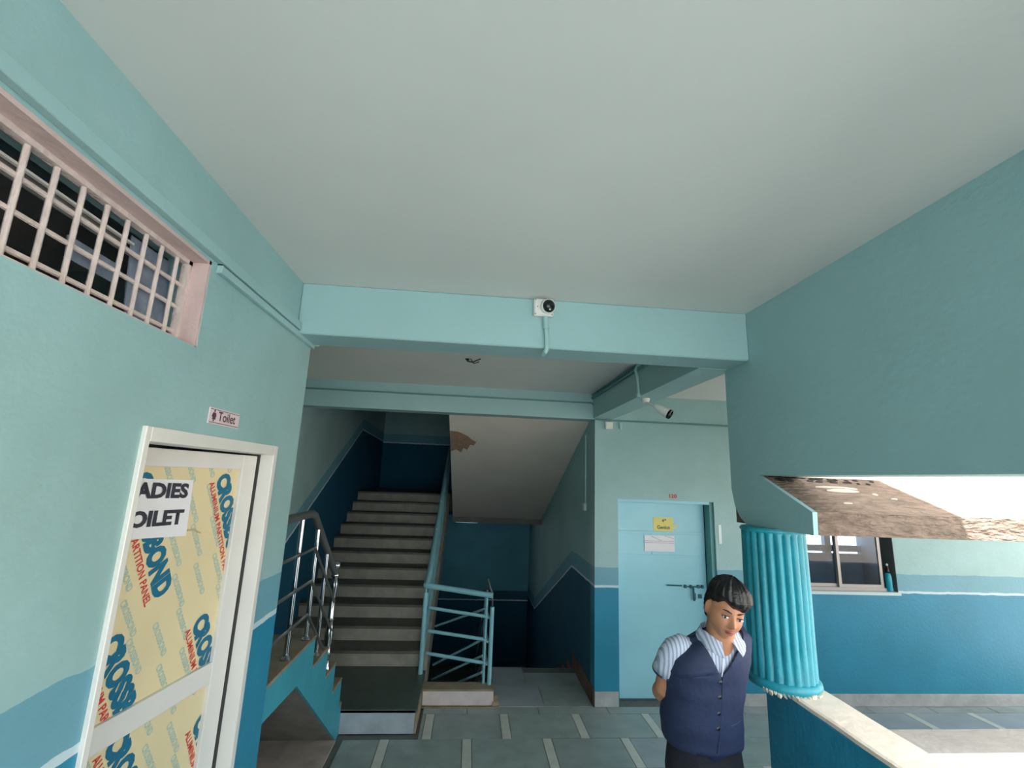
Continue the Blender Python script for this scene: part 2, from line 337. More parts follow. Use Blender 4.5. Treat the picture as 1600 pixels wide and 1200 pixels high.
# far wall (door 120, window)
FX0, FX1 = 1.545, 2.585; FZ = 1.935
NX0, NX1, NZ0, NZ1 = 3.35, 4.575, 1.075, 2.0
wf = MB()
wf.box(XW, YF, 0, FX0, YF+.16, ZC).box(FX0, YF, FZ, FX1, YF+.16, ZC).box(FX1, YF, 0, NX0, YF+.16, ZC)
wf.box(NX0, YF, 0, NX1, YF+.16, NZ0).box(NX0, YF, NZ1, NX1, YF+.16, ZC).box(NX1, YF, 0, 7.0, YF+.16, ZC)
struct(wf.build('wall_far', far_m), 'far corridor wall painted pale teal above and deep teal below', 'wall')
sk = MB().box(XW-.001, YF-.012, 0, FX0-.01, YF+.01, .13).box(FX1+.01, YF-.012, 0, 7.0, YF+.01, .112)
struct(sk.build('baseboard_far', skirt_m, bevel=.003), 'scuffed grey stone skirting along the far wall', 'baseboard')
# classroom behind the window
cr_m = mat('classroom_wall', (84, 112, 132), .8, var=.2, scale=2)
rm = MB().box(1.6, 5.0, 0, 1.5, 9.2, ZC).box(8, 5, 0, 8.1, 9.2, ZC).box(1.5, 5, -.1, 8, 9.2, 0)
rm.box(1.5, 9.2, 0, 8, 9.3, .86).box(1.5, 9.2, .86, 6.36, 9.3, ZC).box(8, 9.2, 0, 8.1, 9.3, ZC).box(6.36, 9.2, 2.2, 8, 9.3, ZC).box(6.36, 9.2, .9, 8, 9.3, 1.02).box(7.23, 9.2, .86, 7.36, 9.3, 2.2)
struct(rm.build('wall_classroom', cr_m), 'dim classroom walls seen through the corridor window', 'wall')
w2 = struct(empty('window_2', ((NX0+NX1)/2, YF+.08, NZ0)), 'grey aluminium sliding window of the far room behind the column', 'window')
al = mat('grey_aluminium', (168, 164, 160), .4, metal=.4)
glass = bpy.data.materials.new('window_glass'); glass.use_nodes = True
gb = glass.node_tree.nodes['Principled BSDF']; gb.inputs['Base Color'].default_value = (.75, .82, .88, 1); gb.inputs['Transmission Weight'].default_value = 1; gb.inputs['Roughness'].default_value = .02; gb.inputs['IOR'].default_value = 1.3
yw_ = YF+.075
MB().box(NX0, yw_-.03, NZ0, NX1, yw_+.03, NZ0+.03).box(NX0, yw_-.03, NZ1-.03, NX1, yw_+.03, NZ1).box(NX0, yw_-.03, NZ0, NX0+.03, yw_+.03, NZ1).build('frame', al, w2)
for xa, xb in ((NX0+.03, 3.99), (3.96, 4.47)):
    yo = -.012 if xa > 3.9 else .012
    MB().box(xa, yw_+yo-.01, NZ0+.03, xa+.032, yw_+yo+.01, NZ1-.03).box(xb-.032, yw_+yo-.01, NZ0+.03, xb, yw_+yo+.01, NZ1-.03).box(xa+.032, yw_+yo-.01, NZ0+.03, xb-.032, yw_+yo+.01, NZ0+.06).build('sash', al, w2)
    MB().box(xa+.03, yw_+yo-.002, NZ0+.06, xb-.03, yw_+yo+.002, NZ1-.03).build('pane', glass, w2)
MB().box(NX0, YF-.012, NZ0-.03, NX1+.02, YF+.15, NZ0-.001).build('sill', mat('pale_sill', (196, 214, 214), .5), w2)
MB().box(NX1-.004, YF+.002, NZ0, NX1+.001, YF+.16, NZ1).build('reveal', mat('grey_reveal', (96, 100, 100), .7), w2)
# stairwell walls
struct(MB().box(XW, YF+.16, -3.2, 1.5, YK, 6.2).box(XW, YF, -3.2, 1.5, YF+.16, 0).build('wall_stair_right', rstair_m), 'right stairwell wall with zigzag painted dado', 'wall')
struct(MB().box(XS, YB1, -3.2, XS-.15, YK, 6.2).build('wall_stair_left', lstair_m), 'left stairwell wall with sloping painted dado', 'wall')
struct(MB().box(-4, -9, -.16, 1.66, -2.9, 0).build('floor_bounce_terrace', mat('bounce_terrace_cement', (176, 174, 168), .9, var=.08, scale=2)), 'unseen cement terrace added behind the viewer to bounce light in', 'floor')  # unseen sunlit slab, added to bounce light onto ceiling and lintel
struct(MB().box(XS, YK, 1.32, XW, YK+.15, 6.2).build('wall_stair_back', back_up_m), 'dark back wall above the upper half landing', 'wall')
bw = MB().box(XS, YK, -3.2, -.9, YK+.15, .45).box(-.9, YK, -3.2, -.24, YK+.15, 1.32).box(-.24, YK, -3.2, .2, YK+.15, 1.165).box(.2, YK, -3.2, XW, YK+.15, 1.32).box(XS, YK, .45, -1.75, YK+.15, 1.32)  # wide left opening is hidden, added to brighten the lower landing
struct(bw.build('wall_stair_lower', back_lo_m), 'back wall of the lower half landing lit by a ventilator slit and an added hidden opening', 'wall')
struct(MB().box(XS-.15, YF, 6.2, 1.5, YK+.15, 6.35).build('ceiling_stair_block', ceil_m), 'unseen roof slab added to keep the stairwell dark', 'ceiling')  # unseen lid added over the shaft to shut out daylight
struct(MB().box(XS, YF, -3.3, XW, YK, -3.2).build('floor_lower', stone), 'lower storey floor at the foot of the stairwell', 'floor')
struct(MB().box(XS, 4.83, -3.2, XW, 4.98, -.16).build('wall_stair_front', low_m), 'front wall of the stairwell below floor level', 'wall')
struct(MB().box(XW-.012, YF+.01, 0, XW, 5.78, .15).build('baseboard_stair', brown_skirt), 'dark brown skirting at the right stair wall', 'baseboard')
# courtyard ground
struct(MB().box(-30, -40, -3.4, 40, 40, -3.3).build('floor_court', mat('court_ground', (146, 142, 138), .9, var=.08, scale=.6)), 'pale courtyard ground below', 'ground')
struct(MB().box(16, -12, -3.3, 16.3, 9, 3.2).build('wall_court_side', parap_m), 'plain cream wall across the courtyard', 'wall')
# ------------------------------------------------------------------ main staircase
Y0, TR, RS, ZP = 5.269, .29, .1475, .178
st = tag(empty('staircase', (-1.12, Y0, ZP)), 'grey stone flight of stairs climbing to the dark half landing', 'staircase')
XA, XB = XS+.003, -.42
for i in range(11):
    y = Y0+i*TR; zt = ZP+(i+1)*RS
    MB().box(XA+.002, y, zt-RS, XB, y+.02, zt-.028).build('riser', riser_m, st)
    dep = TR+.03 if i < 10 else .345
    MB().box(XA+.002, y-.018, zt-.028, XB+.012, y+dep-.02, zt).build('tread', tread_m, st, bevel=.004)
MB().prism([(Y0+.02, ZP-.002), (Y0+10*TR+.02, ZP+10*RS), (Y0+10*TR+.325, ZP+10*RS), (Y0+10*TR+.325, ZP+10*RS-.3), (Y0+.5, ZP-.15), (Y0+.02, ZP-.15)], XA, XB-.005).build('flight_slab', cement, st)
sl = RS/TR
MB().prism([(Y0-.1, ZP-.13), (Y0-.1, ZP+.01), (Y0, ZP+.14), (Y0+10*TR, ZP+.14+10*RS), (Y0+10*TR+.12, ZP+11*RS), (Y0+10*TR+.12, ZP+10*RS-.2), (Y0+.2, ZP-.2)], XB+.012, -.33).build('stringer', riser_m, st)
hl = tag(MB().box(XS+.003, 8.5, 1.5, -.27, YK-.003, 1.803).box(-.27, 8.4, 1.32, XW-.003, YK-.003, 1.803).build('half_landing', tread_m), 'dark stone half landing slab at the top of the flight', 'landing')
pf = tag(empty('landing_platform', (-.7, 4.8, 0)), 'low stone platform at the foot of the stairs with pale front', 'platform')
MB().box(XS+.003, 4.385, 0, -.337, Y0-.002, .15).build('body', cement, pf)
MB().box(-.985, 4.37, 0, -.35, 4.386, .17).build('front_riser', mat('pale_marble_riser', (166, 178, 184), .5, var=.14, scale=9), pf)
MB().box(XS+.003, 4.37, .15, -.337, Y0-.002, .178).build('top_slab', mat('dark_platform_stone', (78, 88, 82), .45, var=.18, scale=6, bump=.1, bscale=30), pf, bevel=.004)
MB().box(-.352, 4.37, 0, -.335, 4.84, .15).build('side_face', tan_cement, pf)
# upper flight (only its underside shows)
uf = tag(empty('upper_flight', (.5, 6.8, 1.4)), 'sloping whitewashed underside of the upper stair flight', 'staircase')
sof = mat('soffit_paint', (212, 206, 196), .8, var=.06, scale=2, bump=.15, bscale=20)
MB().prism([(5.033, 2.765), (5.033, 3.09), (8.397, 1.81), (8.397, 1.41)], -.265, XW-.003).build('slab', sof, uf)
pb = MB()
pts = [(-.262, 5.05), (-.15, 5.06), (-.05, 5.13), (.0, 5.2), (.045, 5.24), (.02, 5.3), (-.02, 5.29), (-.05, 5.4), (-.09, 5.36), (-.12, 5.46), (-.17, 5.4), (-.262, 5.44)]
pts = [(x*1.12 if x > -.26 else x, 5.4+(y-5.05)*1.3) for x, y in pts]
zs = lambda y: 2.77-(y-5.02)*(1.37/3.4)-.004
pb.add([(x, y, zs(y)) for x, y in pts]+[(x, y, zs(y)+.006) for x, y in pts], [tuple(range(12))[::-1], tuple(range(12, 24))]+[(i, (i+1) % 12, (i+1) % 12+12, i+12) for i in range(12)])
pb.build('bare_patch', mat('bare_brown_patch', (150, 124, 102), .9, var=.2, scale=30), uf)
# flight going down
df = tag(empty('descending_flight', (.8, 5.75, -1.5)), 'dark stone steps going down on the right', 'staircase')
for i in range(10):
    y = 5.76+i*TR; zt = -.15*(i+1)
    MB().box(.34, y, zt-.03, XW-.002, y+TR+.02, zt).build('tread', tread_m, df)
    MB().box(.34, y-.005, zt, XW-.002, y+.015, zt+.135).build('riser', riser_m, df)
    MB().box(XW-.014, y-.01, zt, XW-.001, y+TR, zt+.14).build('skirting', brown_skirt, df)
MB().prism([(5.76, -.19), (8.66, -1.69), (YK-.003, -1.69), (YK-.003, -1.53), (8.66, -1.53), (8.6, -1.53), (5.76, -.05)][::-1], .34, XW-.002).build('flight_slab', cement, df)
tag(MB().box(XS, 8.66, -1.69, .34, YK, -1.53).build('lower_landing', tread_m), 'lower half landing deep in the dark stairwell', 'landing')
# kerb beside the well
kb = tag(empty('well_kerb', (0, 4.9, 0)), 'low pinkish-white kerb carrying the blue railing', 'kerb')
MB().box(-.332, 4.83, 0, .33, 4.98, .13).build('body', mat('pinkish_plaster', (206, 196, 192), .8, var=.1, scale=9, bump=.3, bscale=30), kb, bevel=.004)
MB().box(-.332, 4.826, .13, .335, 4.985, .147).build('top', tan_cement, kb)
mf = MB()
for k in range(22):
    x = -.33+.033*k; mf.obox((x, 4.818, .004), (1, random.uniform(-.2, .2), 0), (0, 1, 0), (0, 0, 1), .024, random.uniform(.012, .022), .006)
mf.obox((.35, 4.87, .02), (1, .3, 0), (0, 1, .2), (0, 0, 1), .03, .05, .03)
mf.build('mortar_fillet', tan_cement, kb, bevel=.002)
# ------------------------------------------------------------------ side flight (ascending towards the viewer, behind the toilet wall)
sf = tag(empty('side_flight', (-1.4, 3.4, 0)), 'short teal-sided flight of cement steps with a triangular recess beneath', 'staircase')
saw = [(2.5, 1.035), (3.42, 1.035), (3.42, .85), (3.77, .85), (3.77, .655), (4.03, .655), (4.03, .45), (4.29, .45), (4.29, .24), (4.366, .24), (4.366, .0), (4.28, 0.0), (3.14, .845), (2.5, .875)]
MB().prism(saw, -.975, -.958).build('side_face', mat('bright_teal_stringer', (62, 158, 178), .5, var=.1, scale=5, bump=.4, bscale=25), sf)
saw2 = [(y, z-.018 if 0 < i < 10 or i == 0 else z) for i, (y, z) in enumerate(saw)]
MB().prism([(2.5, 1.02), (3.42, 1.02), (3.42, .835), (3.77, .835), (3.77, .64), (4.03, .64), (4.03, .435), (4.29, .435), (4.29, .225), (4.36, .225), (4.36, 0), (4.28, 0), (3.14, .85), (2.5, .88)], XS+.002, -.976).build('body', cement, sf)
for (ya, yb, z) in ((2.5, 3.425, 1.037), (3.42, 3.775, .852), (3.77, 4.035, .657), (4.03, 4.295, .452), (4.29, 4.366, .242)):
    MB().box(XS+.002, ya, z-.018, -.955, yb, z).build('tread', tan_cement, sf, bevel=.003)
for (y, z0, z1) in ((3.42, .852, 1.02), (3.77, .657, .835), (4.03, .452, .64), (4.29, .242, .435)):
    MB().box(XS+.002, y-.002, z0, -.978, y+.008, z1).build('riser', cement, sf)
alc = MB().box(XS+.001, 2.5, 0, XS+.02, 4.36, .9)
alc.build('recess_wall', mat('rough_recess_cement', (178, 168, 160), .9, var=.3, scale=4, bump=.8, bscale=14), sf)
rb = MB()
for k in range(90):
    y = random.uniform(2.7, 4.1); x = -1.62+random.gauss(0, .05); s_ = random.uniform(.006, .022)
    rb.obox((x, y, s_*.5), (random.random()+.1, random.random(), .2), (-.3, 1, random.random()), (0, .3, 1), s_, s_*.8, s_*.6)
tag(rb.build('rubble', mat('rubble', (186, 178, 170), .9, var=.3, scale=30)), 'small mortar rubble lying in the recess under the side steps', 'rubble', kind='stuff')
tag(MB().box(XS+.02, 2.5, -.012, -.955, 4.28, .002).build('cement_patch', mat('rough_floor_cement', (172, 164, 154), .85, var=.28, scale=5, bump=.5, bscale=15)), 'rough bare cement floor patch under the side steps', 'floor patch', kind='structure')
# steel railing on the side flight
sr_ = tag(empty('steel_railing', (-1.0, 3.4, .66)), 'stainless steel railing with turned newel post on the side steps', 'railing')
XQ = -.995
top = [(XQ, 2.5, 1.83), (XQ, 3.17, 1.83), (XQ, 3.22, 1.815), (XQ, 3.87, 1.34)]
MB().tube(top, .024, 12).build('handrail', rail_dark, sr_, smooth=SM)
for y, zb, zt in ((3.0, 1.037, 1.81), (3.33, 1.037, 1.73), (3.6, .852, 1.53)):
    MB().tube([(XQ, y, zb), (XQ, y, zt)], .0145, 12).lathe([(.03, 0), (.03, .008), (.017, .02), (.017, .03)], (XQ, y, zb), 14).build('post', steel, sr_, smooth=SM)
for dz in (.22, .42, .62):
    MB().tube([(XQ+.02, 2.5, 1.83-dz), (XQ+.02, 3.24, 1.83-dz), (XQ+.02, 3.86, 1.83-dz-.475)], .009, 8).build('rail', rail_dark, sr_, smooth=SM)
nw = [(.034, 0), (.034, .02), (.026, .03), (.026, .1), (.034, .11), (.026, .12), (.022, .16), (.03, .2), (.033, .24), (.026, .3), (.021, .33), (.03, .345), (.021, .36), (.02, .5), (.026, .56), (.029, .6), (.022, .64), (.03, .655), (.03, .67), (.018, .685), (.016, .705)]
MB().lathe(nw, (XQ, 3.885, .657), 18).build('newel_post', steel, sr_, smooth=SM)
MB().lathe([(.034*math.sin(math.pi*k/10), -.034*math.cos(math.pi*k/10)) for k in range(11)], (XQ, 3.885, 1.39), 18).build('newel_ball', steel, sr_, smooth=2)
# blue pipe railing round the well and up the main flight
br = tag(empty('blue_railing', (0, 4.95, .147)), 'pale blue pipe railing around the stairwell and up the main flight', 'railing')
PA = Vector((-.385, 5.09, 0)); PB = Vector((.29, 4.94, 0))
def P3(p, z): return Vector((p.x, p.y, z))
MB().tube([P3(PA, .178), P3(PA, .93)], .023, 12).build('post', rail_teal, br, smooth=SM)
MB().tube([P3(PA, .92), P3(PA, 1.0)], .010, 8).build('post_neck', rail_teal, br, smooth=SM)
MB().tube([P3(PB, .147), P3(PB, .84)], .021, 12).build('post', rail_teal, br, smooth=SM)
MB().tube([P3(PB, .83), P3(PB, .95)], .008, 8).build('post_neck', steel, br, smooth=SM)
PB2 = PB+Vector((-.055, .02, 0)); PA2 = PA+Vector((.05, -.02, 0))
MB().tube([P3(PB2, .147), P3(PB2, .93)], .014, 10).build('post', rail_teal, br, smooth=SM)
MB().tube([P3(PA, .995), P3(PB, .945)], .027, 12).build('handrail', rail_teal, br, smooth=SM)
for za, zb in ((.79, .745), (.575, .535), (.37, .325)):
    MB().tube([P3(PA2, za), P3(PB2, zb)], .0165, 10).build('rail', rail_teal, br, smooth=SM)
    MB().lathe([(.022*math.sin(math.pi*k/8), -.022*math.cos(math.pi*k/8)) for k in range(9)], P3(PB2, zb), 12).build('joint', rail_teal, br, smooth=2)
XH = -.375
MB().tube([P3(PA, .995), (XH, 5.3, 1.08), (XH, Y0+10*TR, ZP+11*RS+.78), (XH, Y0+10*TR+.3, ZP+11*RS+.82)], .03, 12).build('handrail', rail_teal, br, smooth=SM)
for dz in (.22, .44, .64):
    MB().tube([(XH, 5.15, .98-dz+.02), (XH, Y0+10*TR, ZP+11*RS+.78-dz)], .014, 8).build('rail', rail_teal, br, smooth=SM)
for k in (2, 4, 6, 8, 10):
    MB().tube([(XH, Y0+k*TR+.1, ZP+k*RS+.14), (XH, Y0+k*TR+.1, ZP+k*RS+1.0)], .013, 8).build('post', rail_teal, br, smooth=SM)
# rails running down along the descending flight
MB().tube([(.29, 4.95, .95), (.262, 4.98, 1.02), (.245, 5.1, 1.06)], .014, 10).build('end_piece', steel, br, smooth=SM)
for k, (dz) in enumerate((0, .2, .42, .62)):
    MB().tube([(.262, 4.97, .93-dz), (.262, 5.5, .86-dz), (.262, 8.5, -.62-dz)], .012, 8).build('rail', rail_teal, br, smooth=SM)
for k, (z0, z1) in enumerate(((.80, .44), (.52, .04), (.37, -.11), (.22, -.26))):
    MB().tube([(.22, 5.02, z0), (-.3, 5.75, z1-.02)], .012, 8).build('rail', rail_teal, br, smooth=SM)
MB().tube([(.262, 5.75, -.1), (.262, 5.75, .76)], .018, 10).build('post', rail_teal, br, smooth=SM)
# ------------------------------------------------------------------ toilet door
dr = struct(empty('door_1', (XL-.05, (DY0+DY1)/2, 0)), 'white aluminium toilet door ajar, its panels still in printed protective film', 'door')
fw_ = .035
MB().box(XL-.1, DY0, 0, XL+.012, DY0+.022, DZ).build('jamb', white_al, dr, bevel=.002)
MB().box(XL-.1, DY1-fw_, 0, XL+.012, DY1, DZ).build('jamb', white_al, dr, bevel=.002)
MB().box(XL-.1, DY0+.022, DZ-.042, XL+.012, DY1-fw_, DZ).build('head', white_al, dr, bevel=.002)
A_ = math.radians(8); hx, hy = -.972, 2.172
dn = Vector((-math.sin(A_), -math.cos(A_), 0)); nn = Vector((math.cos(A_), -math.sin(A_), 0))
def leafp(s, z, o=0): return Vector((hx, hy, z))+dn*s+nn*o
def leafbox(s0, s1, z0, z1, o0, o1): return MB().obox(leafp((s0+s1)/2, (z0+z1)/2, (o0+o1)/2), dn, nn, (0, 0, 1), abs(s1-s0)/2, abs(o1-o0)/2, abs(z1-z0)/2)
MB().box(XL-.096, DY1-.0375, 0, XL-.045, DY1-.034, DZ-.04).build('gap_shade', mat('door_gap_shade', (70, 70, 66), .8), dr)  # dark strip standing in for the shade in the hinge-side gap
lf = leafbox(-.008, .085, .02, 2.155, -.02, .02)
leaf = lf.build('stile', white_al, dr, bevel=.002)
leafbox(.68, .765, .02, 2.155, -.02, .02).build('stile', white_al, dr, bevel=.002)
for z0, z1 in ((2.095, 2.155), (1.275, 1.352), (.02, .14)):
    leafbox(.085, .68, z0, z1, -.019, .019).build('rail', white_al, dr, bevel=.002)
SA, SB = .087, .678
for (z0, z1, starts) in ((1.352, 2.095, ((.545, 2.085), (.54, 1.60), (.152, 2.085), (.152, 1.555))), (.14, 1.275, ((.45, 1.30), (.06, 1.18), (.58, .86), (.2, .7)))):
    pn = leafbox(.08, .685, z0-.004, z1+.004, -.004, .004).build('film_panel', film_m, dr)
    clip = [(leafp(SA, 0), -dn), (leafp(SB, 0), dn), (Vector((0, 0, z0)), (0, 0, -1)), (Vector((0, 0, z1)), (0, 0, 1))]
    ang = math.radians(-65); exl = (-dn)*math.cos(ang)+Vector((0, 0, 1))*math.sin(ang); eyl = dn*math.sin(ang)+Vector((0, 0, 1))*math.cos(ang)
    for (s, z) in starts:
        o_ = leafp(s, z, .0055)-eyl*.07
        place_text('CROSSBOND', .1, o_, exl, eyl, blue_ink, pn, sx=.74, bold=.0065, clip=clip, name='big_print')
        place_text('ALUMINIUM PARTITION PANEL', .036, o_-eyl*.042+exl*.0, exl, eyl, film_red, pn, sx=.86, bold=.0008, clip=clip, name='red_print')
    ang = math.radians(-60); ex2 = (-dn)*math.cos(ang)+Vector((0, 0, 1))*math.sin(ang); ey2 = dn*math.sin(ang)+Vector((0, 0, 1))*math.cos(ang)
    for a in range(-1, 9):
        for b in range(12):
            s = .66-.098*a+(.0 if b % 2 else .049); z = z1-.145*b+.02*a
            c_ = leafp(s, z, .0048)+ex2*.06
            near = any(abs((c_-leafp(ss, zz)).dot(eyl)+.055) < .062 and -.04 < (c_-leafp(ss, zz)).dot(exl) < .53 for ss, zz in starts)
            if near or z < z0-.1: continue
            place_text('CROSSBOND', .032, leafp(s, z, .0048), ex2, ey2, pale_ink, pn, sx=.72, bold=.0009, clip=clip, name='pale_print')
# paper notice taped on the leaf
nt_ = tag(empty('paper_notice', leafp(.47, 1.86, .006)), 'white paper notice LADIES TOILET taped to the film-covered door', 'notice')
q = [leafp(.61, 2.056, .0078), leafp(.345, 2.05, .0078), leafp(.336, 1.853, .0085), leafp(.61, 1.872, .0078)]
MB().add(q+[v-nn*.001 for v in q], [(0, 1, 2, 3), (7, 6, 5, 4), (0, 4, 5, 1), (1, 5, 6, 2), (2, 6, 7, 3), (3, 7, 4, 0)]).build('sheet', paper_m, nt_)
exn = (-dn+Vector((0, 0, -.03))).normalized(); eyn = Vector((0, 0, 1))
place_text('LADIES', .066, leafp(.366, 1.99, .0105), exn, eyn, ink, nt_, sx=1.28, bold=.003, align='RIGHT')
place_text('TOILET', .066, leafp(.37, 1.90, .0105), exn, eyn, ink, nt_, sx=1.28, bold=.003, align='RIGHT')
MB().tube([leafp(.335, 1.872, .008), leafp(.30, 1.87, .011), leafp(.265, 1.856, .009)], .003, 6).build('tape_curl', mat('tape', (196, 184, 140), .4), nt_)
# toilet sign on the wall
sg = tag(empty('toilet_sign', (XL, 1.747, 2.245)), 'small pinkish Toilet sign with a woman pictogram above the door', 'sign')
MB().box(XL, 1.645, 2.246, XL+.004, 1.85, 2.302).build('plate', mat('sign_pink', (226, 208, 212), .4), sg)
mar = mat('sign_maroon', (92, 58, 68), .5)
MB().box(XL+.004, 1.648, 2.2955, XL+.0048, 1.847, 2.2975).box(XL+.004, 1.648, 2.2505, XL+.0048, 1.847, 2.2525).build('border', mar, sg)
place_text('Toilet', .047, (XL+.005, 1.70, 2.2605), (0, 1, 0), (0, 0, 1), mar, sg, sx=1.06, bold=.0006)
pc = MB().prism([(1.664, 2.262), (1.670, 2.262), (1.671, 2.254), (1.675, 2.254), (1.676, 2.262), (1.686, 2.262), (1.68, 2.281), (1.684, 2.27), (1.688, 2.272), (1.683, 2.286), (1.667, 2.286), (1.660, 2.272), (1.664, 2.27), (1.669, 2.281)], XL+.004, XL+.0048)
pc.prism([(1.675+.0042*math.cos(t*.628), 2.2915+.0042*math.sin(t*.628)) for t in range(10)], XL+.004, XL+.0048); pc.build('pictogram', mar, sg)
# ------------------------------------------------------------------ conduits
tr_ = tag(empty('cable_trunking', (XL, 1.5, 2.745)), 'painted cable trunking running along the left wall under the ceiling', 'trunking')
MB().box(XL, -1.2, 2.782, XL+.024, 2.54, 2.822).build('casing', teal_up, tr_, bevel=.002)
MB().box(XL, 1.545, 2.748, XL+.02, 2.5, 2.776).build('casing', teal_up, tr_, bevel=.002)
MB().tube([(XL+.008, 2.5, 2.772), (XL+.016, 2.545, 2.785), (XL+.03, 2.552, 2.80)], .012, 8).build('pipe_end', pipe_m, tr_, smooth=SM)
MB().box(XL, 1.55, 2.768, XL+.014, 1.556, 2.786).build('cut_end', black_pl, tr_)
bc = tag(MB().box(XS, YF-.012, 2.925, 1.262, YF, 2.94).build('beam_cable', cable_m), 'thin painted cable casing along the far beam', 'cable')
tag(MB().tube([(1.262, YF-.01, 2.93), (1.283, YF-.012, 2.915), (1.29, YF-.012, 2.86), (1.29, YF-.012, 2.79), (1.31, YF-.012, 2.757), (1.36, YF-.01, 2.752), (3.6, YF-.01, 2.752), (6.9, YF-.01, 2.75)], .009, 8).build('wall_conduit', cable_m, smooth=SM), 'thin conduit bending down onto the far wall above the blue door', 'conduit')
sc_ = tag(empty('side_beam_conduit', (1.27, 3.6, 2.95)), 'thick painted conduit along the shaded side beam feeding the bullet camera', 'conduit')
MB().tube([(1.268, 4.82, 2.985), (1.268, 3.6, 2.985), (1.265, YB1, 2.985)], .014, 10).tube([(1.268, 4.82, 3.02), (1.266, YB1, 3.02)], .008, 8).build('pipe', cable_m, sc_, smooth=SM)
MB().tube([(1.262, 3.30, 3.0), (1.252, 3.40, 3.0), (1.25, 3.44, 2.97), (1.262, 3.43, 2.92), (1.266, 3.42, 2.79)], .013, 10).build('drop_pipe', pipe_m, sc_, smooth=SM)
MB().lathe([(.016, 0), (.018, .01), (.018, .03), (.014, .035)], (1.266, 3.42, 2.755), 12).build('end_cap', pipe_m, sc_, smooth=SM)
# dome camera on the near beam
dc = tag(empty('dome_camera', (.335, YB0, 2.93)), 'white square security camera with black dome on the near beam', 'security camera')
MB().box(.282, YB0-.035, 2.932, .384, YB0, 3.026).build('mount_box', white_pl, dc, bevel=.006)
ax = Vector((.25, -1, -.15)).normalized(); c0 = Vector((.352, YB0-.035, 2.982))
MB().lathe([(.04, -.002), (.04, .012), (.037, .018)], c0, 24, ax).build('bezel', white_pl, dc, smooth=SM)
MB().lathe([(.034*math.cos(t), .016+.026*math.sin(t)) for t in [k*math.pi/16 for k in range(9)]], c0, 24, ax).build('dome', black_pl, dc, smooth=2)
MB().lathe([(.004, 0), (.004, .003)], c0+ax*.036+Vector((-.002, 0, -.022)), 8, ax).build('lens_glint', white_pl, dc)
for x, z in ((.29, 2.94), (.29, 3.018), (.376, 2.94), (.30, 2.98)):
    MB().lathe([(.003, 0), (.003, .001)], (x, YB0-.035, z), 8, (0, -1, 0)).build('screw', mat('screw_grey', (90, 90, 88), .4), dc)
tag(MB().tube([(.345, YB0-.016, 2.934), (.347, YB0-.016, 2.88), (.353, YB0-.016, 2.86), (.356, YB0-.016, 2.8), (.357, YB0-.015, 2.765), (.352, YB0-.006, 2.748), (.347, YB0+.03, 2.742)], [.0135, .0135, .0125, .012, .012, .012, .012], 12).lathe([(.0165, 0), (.0165, .014)], (.349, YB0-.016, 2.866), 12).build('camera_pipe', pipe_m, smooth=SM),
    'short painted pipe dropping from the dome camera over the beam edge', 'pipe')
# bullet camera
bc_ = tag(empty('bullet_camera', (1.37, 3.45, 2.765)), 'small white bullet security camera hanging below the side beam', 'security camera')
MB().lathe([(.032, 0), (.032, -.012), (.024, -.03), (.018, -.035)], (1.36, 3.52, 2.766), 16).build('base', white_pl, bc_, smooth=SM)
b0 = Vector((1.365, 3.50, 2.725)); b1 = Vector((1.385, 3.38, 2.68)); ba = Vector((.62, -.5, -.5)).normalized()
MB().tube([(1.36, 3.52, 2.735), b0, b1], .011, 8).build('arm', white_pl, bc_, smooth=SM)
MB().lathe([(.012, -.015), (.02, 0), (.028, .025), (.033, .05), (.036, .09), (.037, .095), (.037, .11), (.03, .112)], b1, 18, ba).build('housing', white_pl, bc_, smooth=SM)
MB().lathe([(.037, .11), (.0375, .127), (.032, .13), (.03, .122)], b1, 18, ba).build('lens_ring', black_pl, bc_, smooth=SM)
# boxes on the far wall
jb = tag(MB().box(1.405, YF-.035, 2.655, 1.485, YF, 2.735).box(1.412, YF-.04, 2.662, 1.478, YF-.035, 2.728).build('junction_box', white_pl, bevel=.003), 'small white square junction box high on the pillar by the door', 'junction box')
tag(MB().box(1.565, YF-.02, 2.665, 1.59, YF, 2.73).box(1.57, YF-.028, 2.66, 1.585, YF-.02, 2.70).build('wall_bracket', pipe_m), 'tiny painted bracket on the far wall right of the junction box', 'bracket')
tag(MB().box(2.622, YF-.004, 1.515, 2.652, YF, 1.706).build('wall_sticker', mat('pale_sticker', (224, 236, 238), .5)), 'narrow pale vertical sticker on the wall right of door 120', 'sticker')
sw = tag(empty('switch_box', (XW, 5.2, 1.78)), 'small switch box with cable casing on the right stair wall', 'switch')
MB().box(XW-.03, 5.17, 1.78, XW, 5.25, 1.86).build('box', mat('old_white_plastic', (190, 204, 200), .5), sw, bevel=.004)
MB().box(XW-.012, 5.2, 1.86, XW, 5.215, 2.62).build('casing', pipe_m, sw)
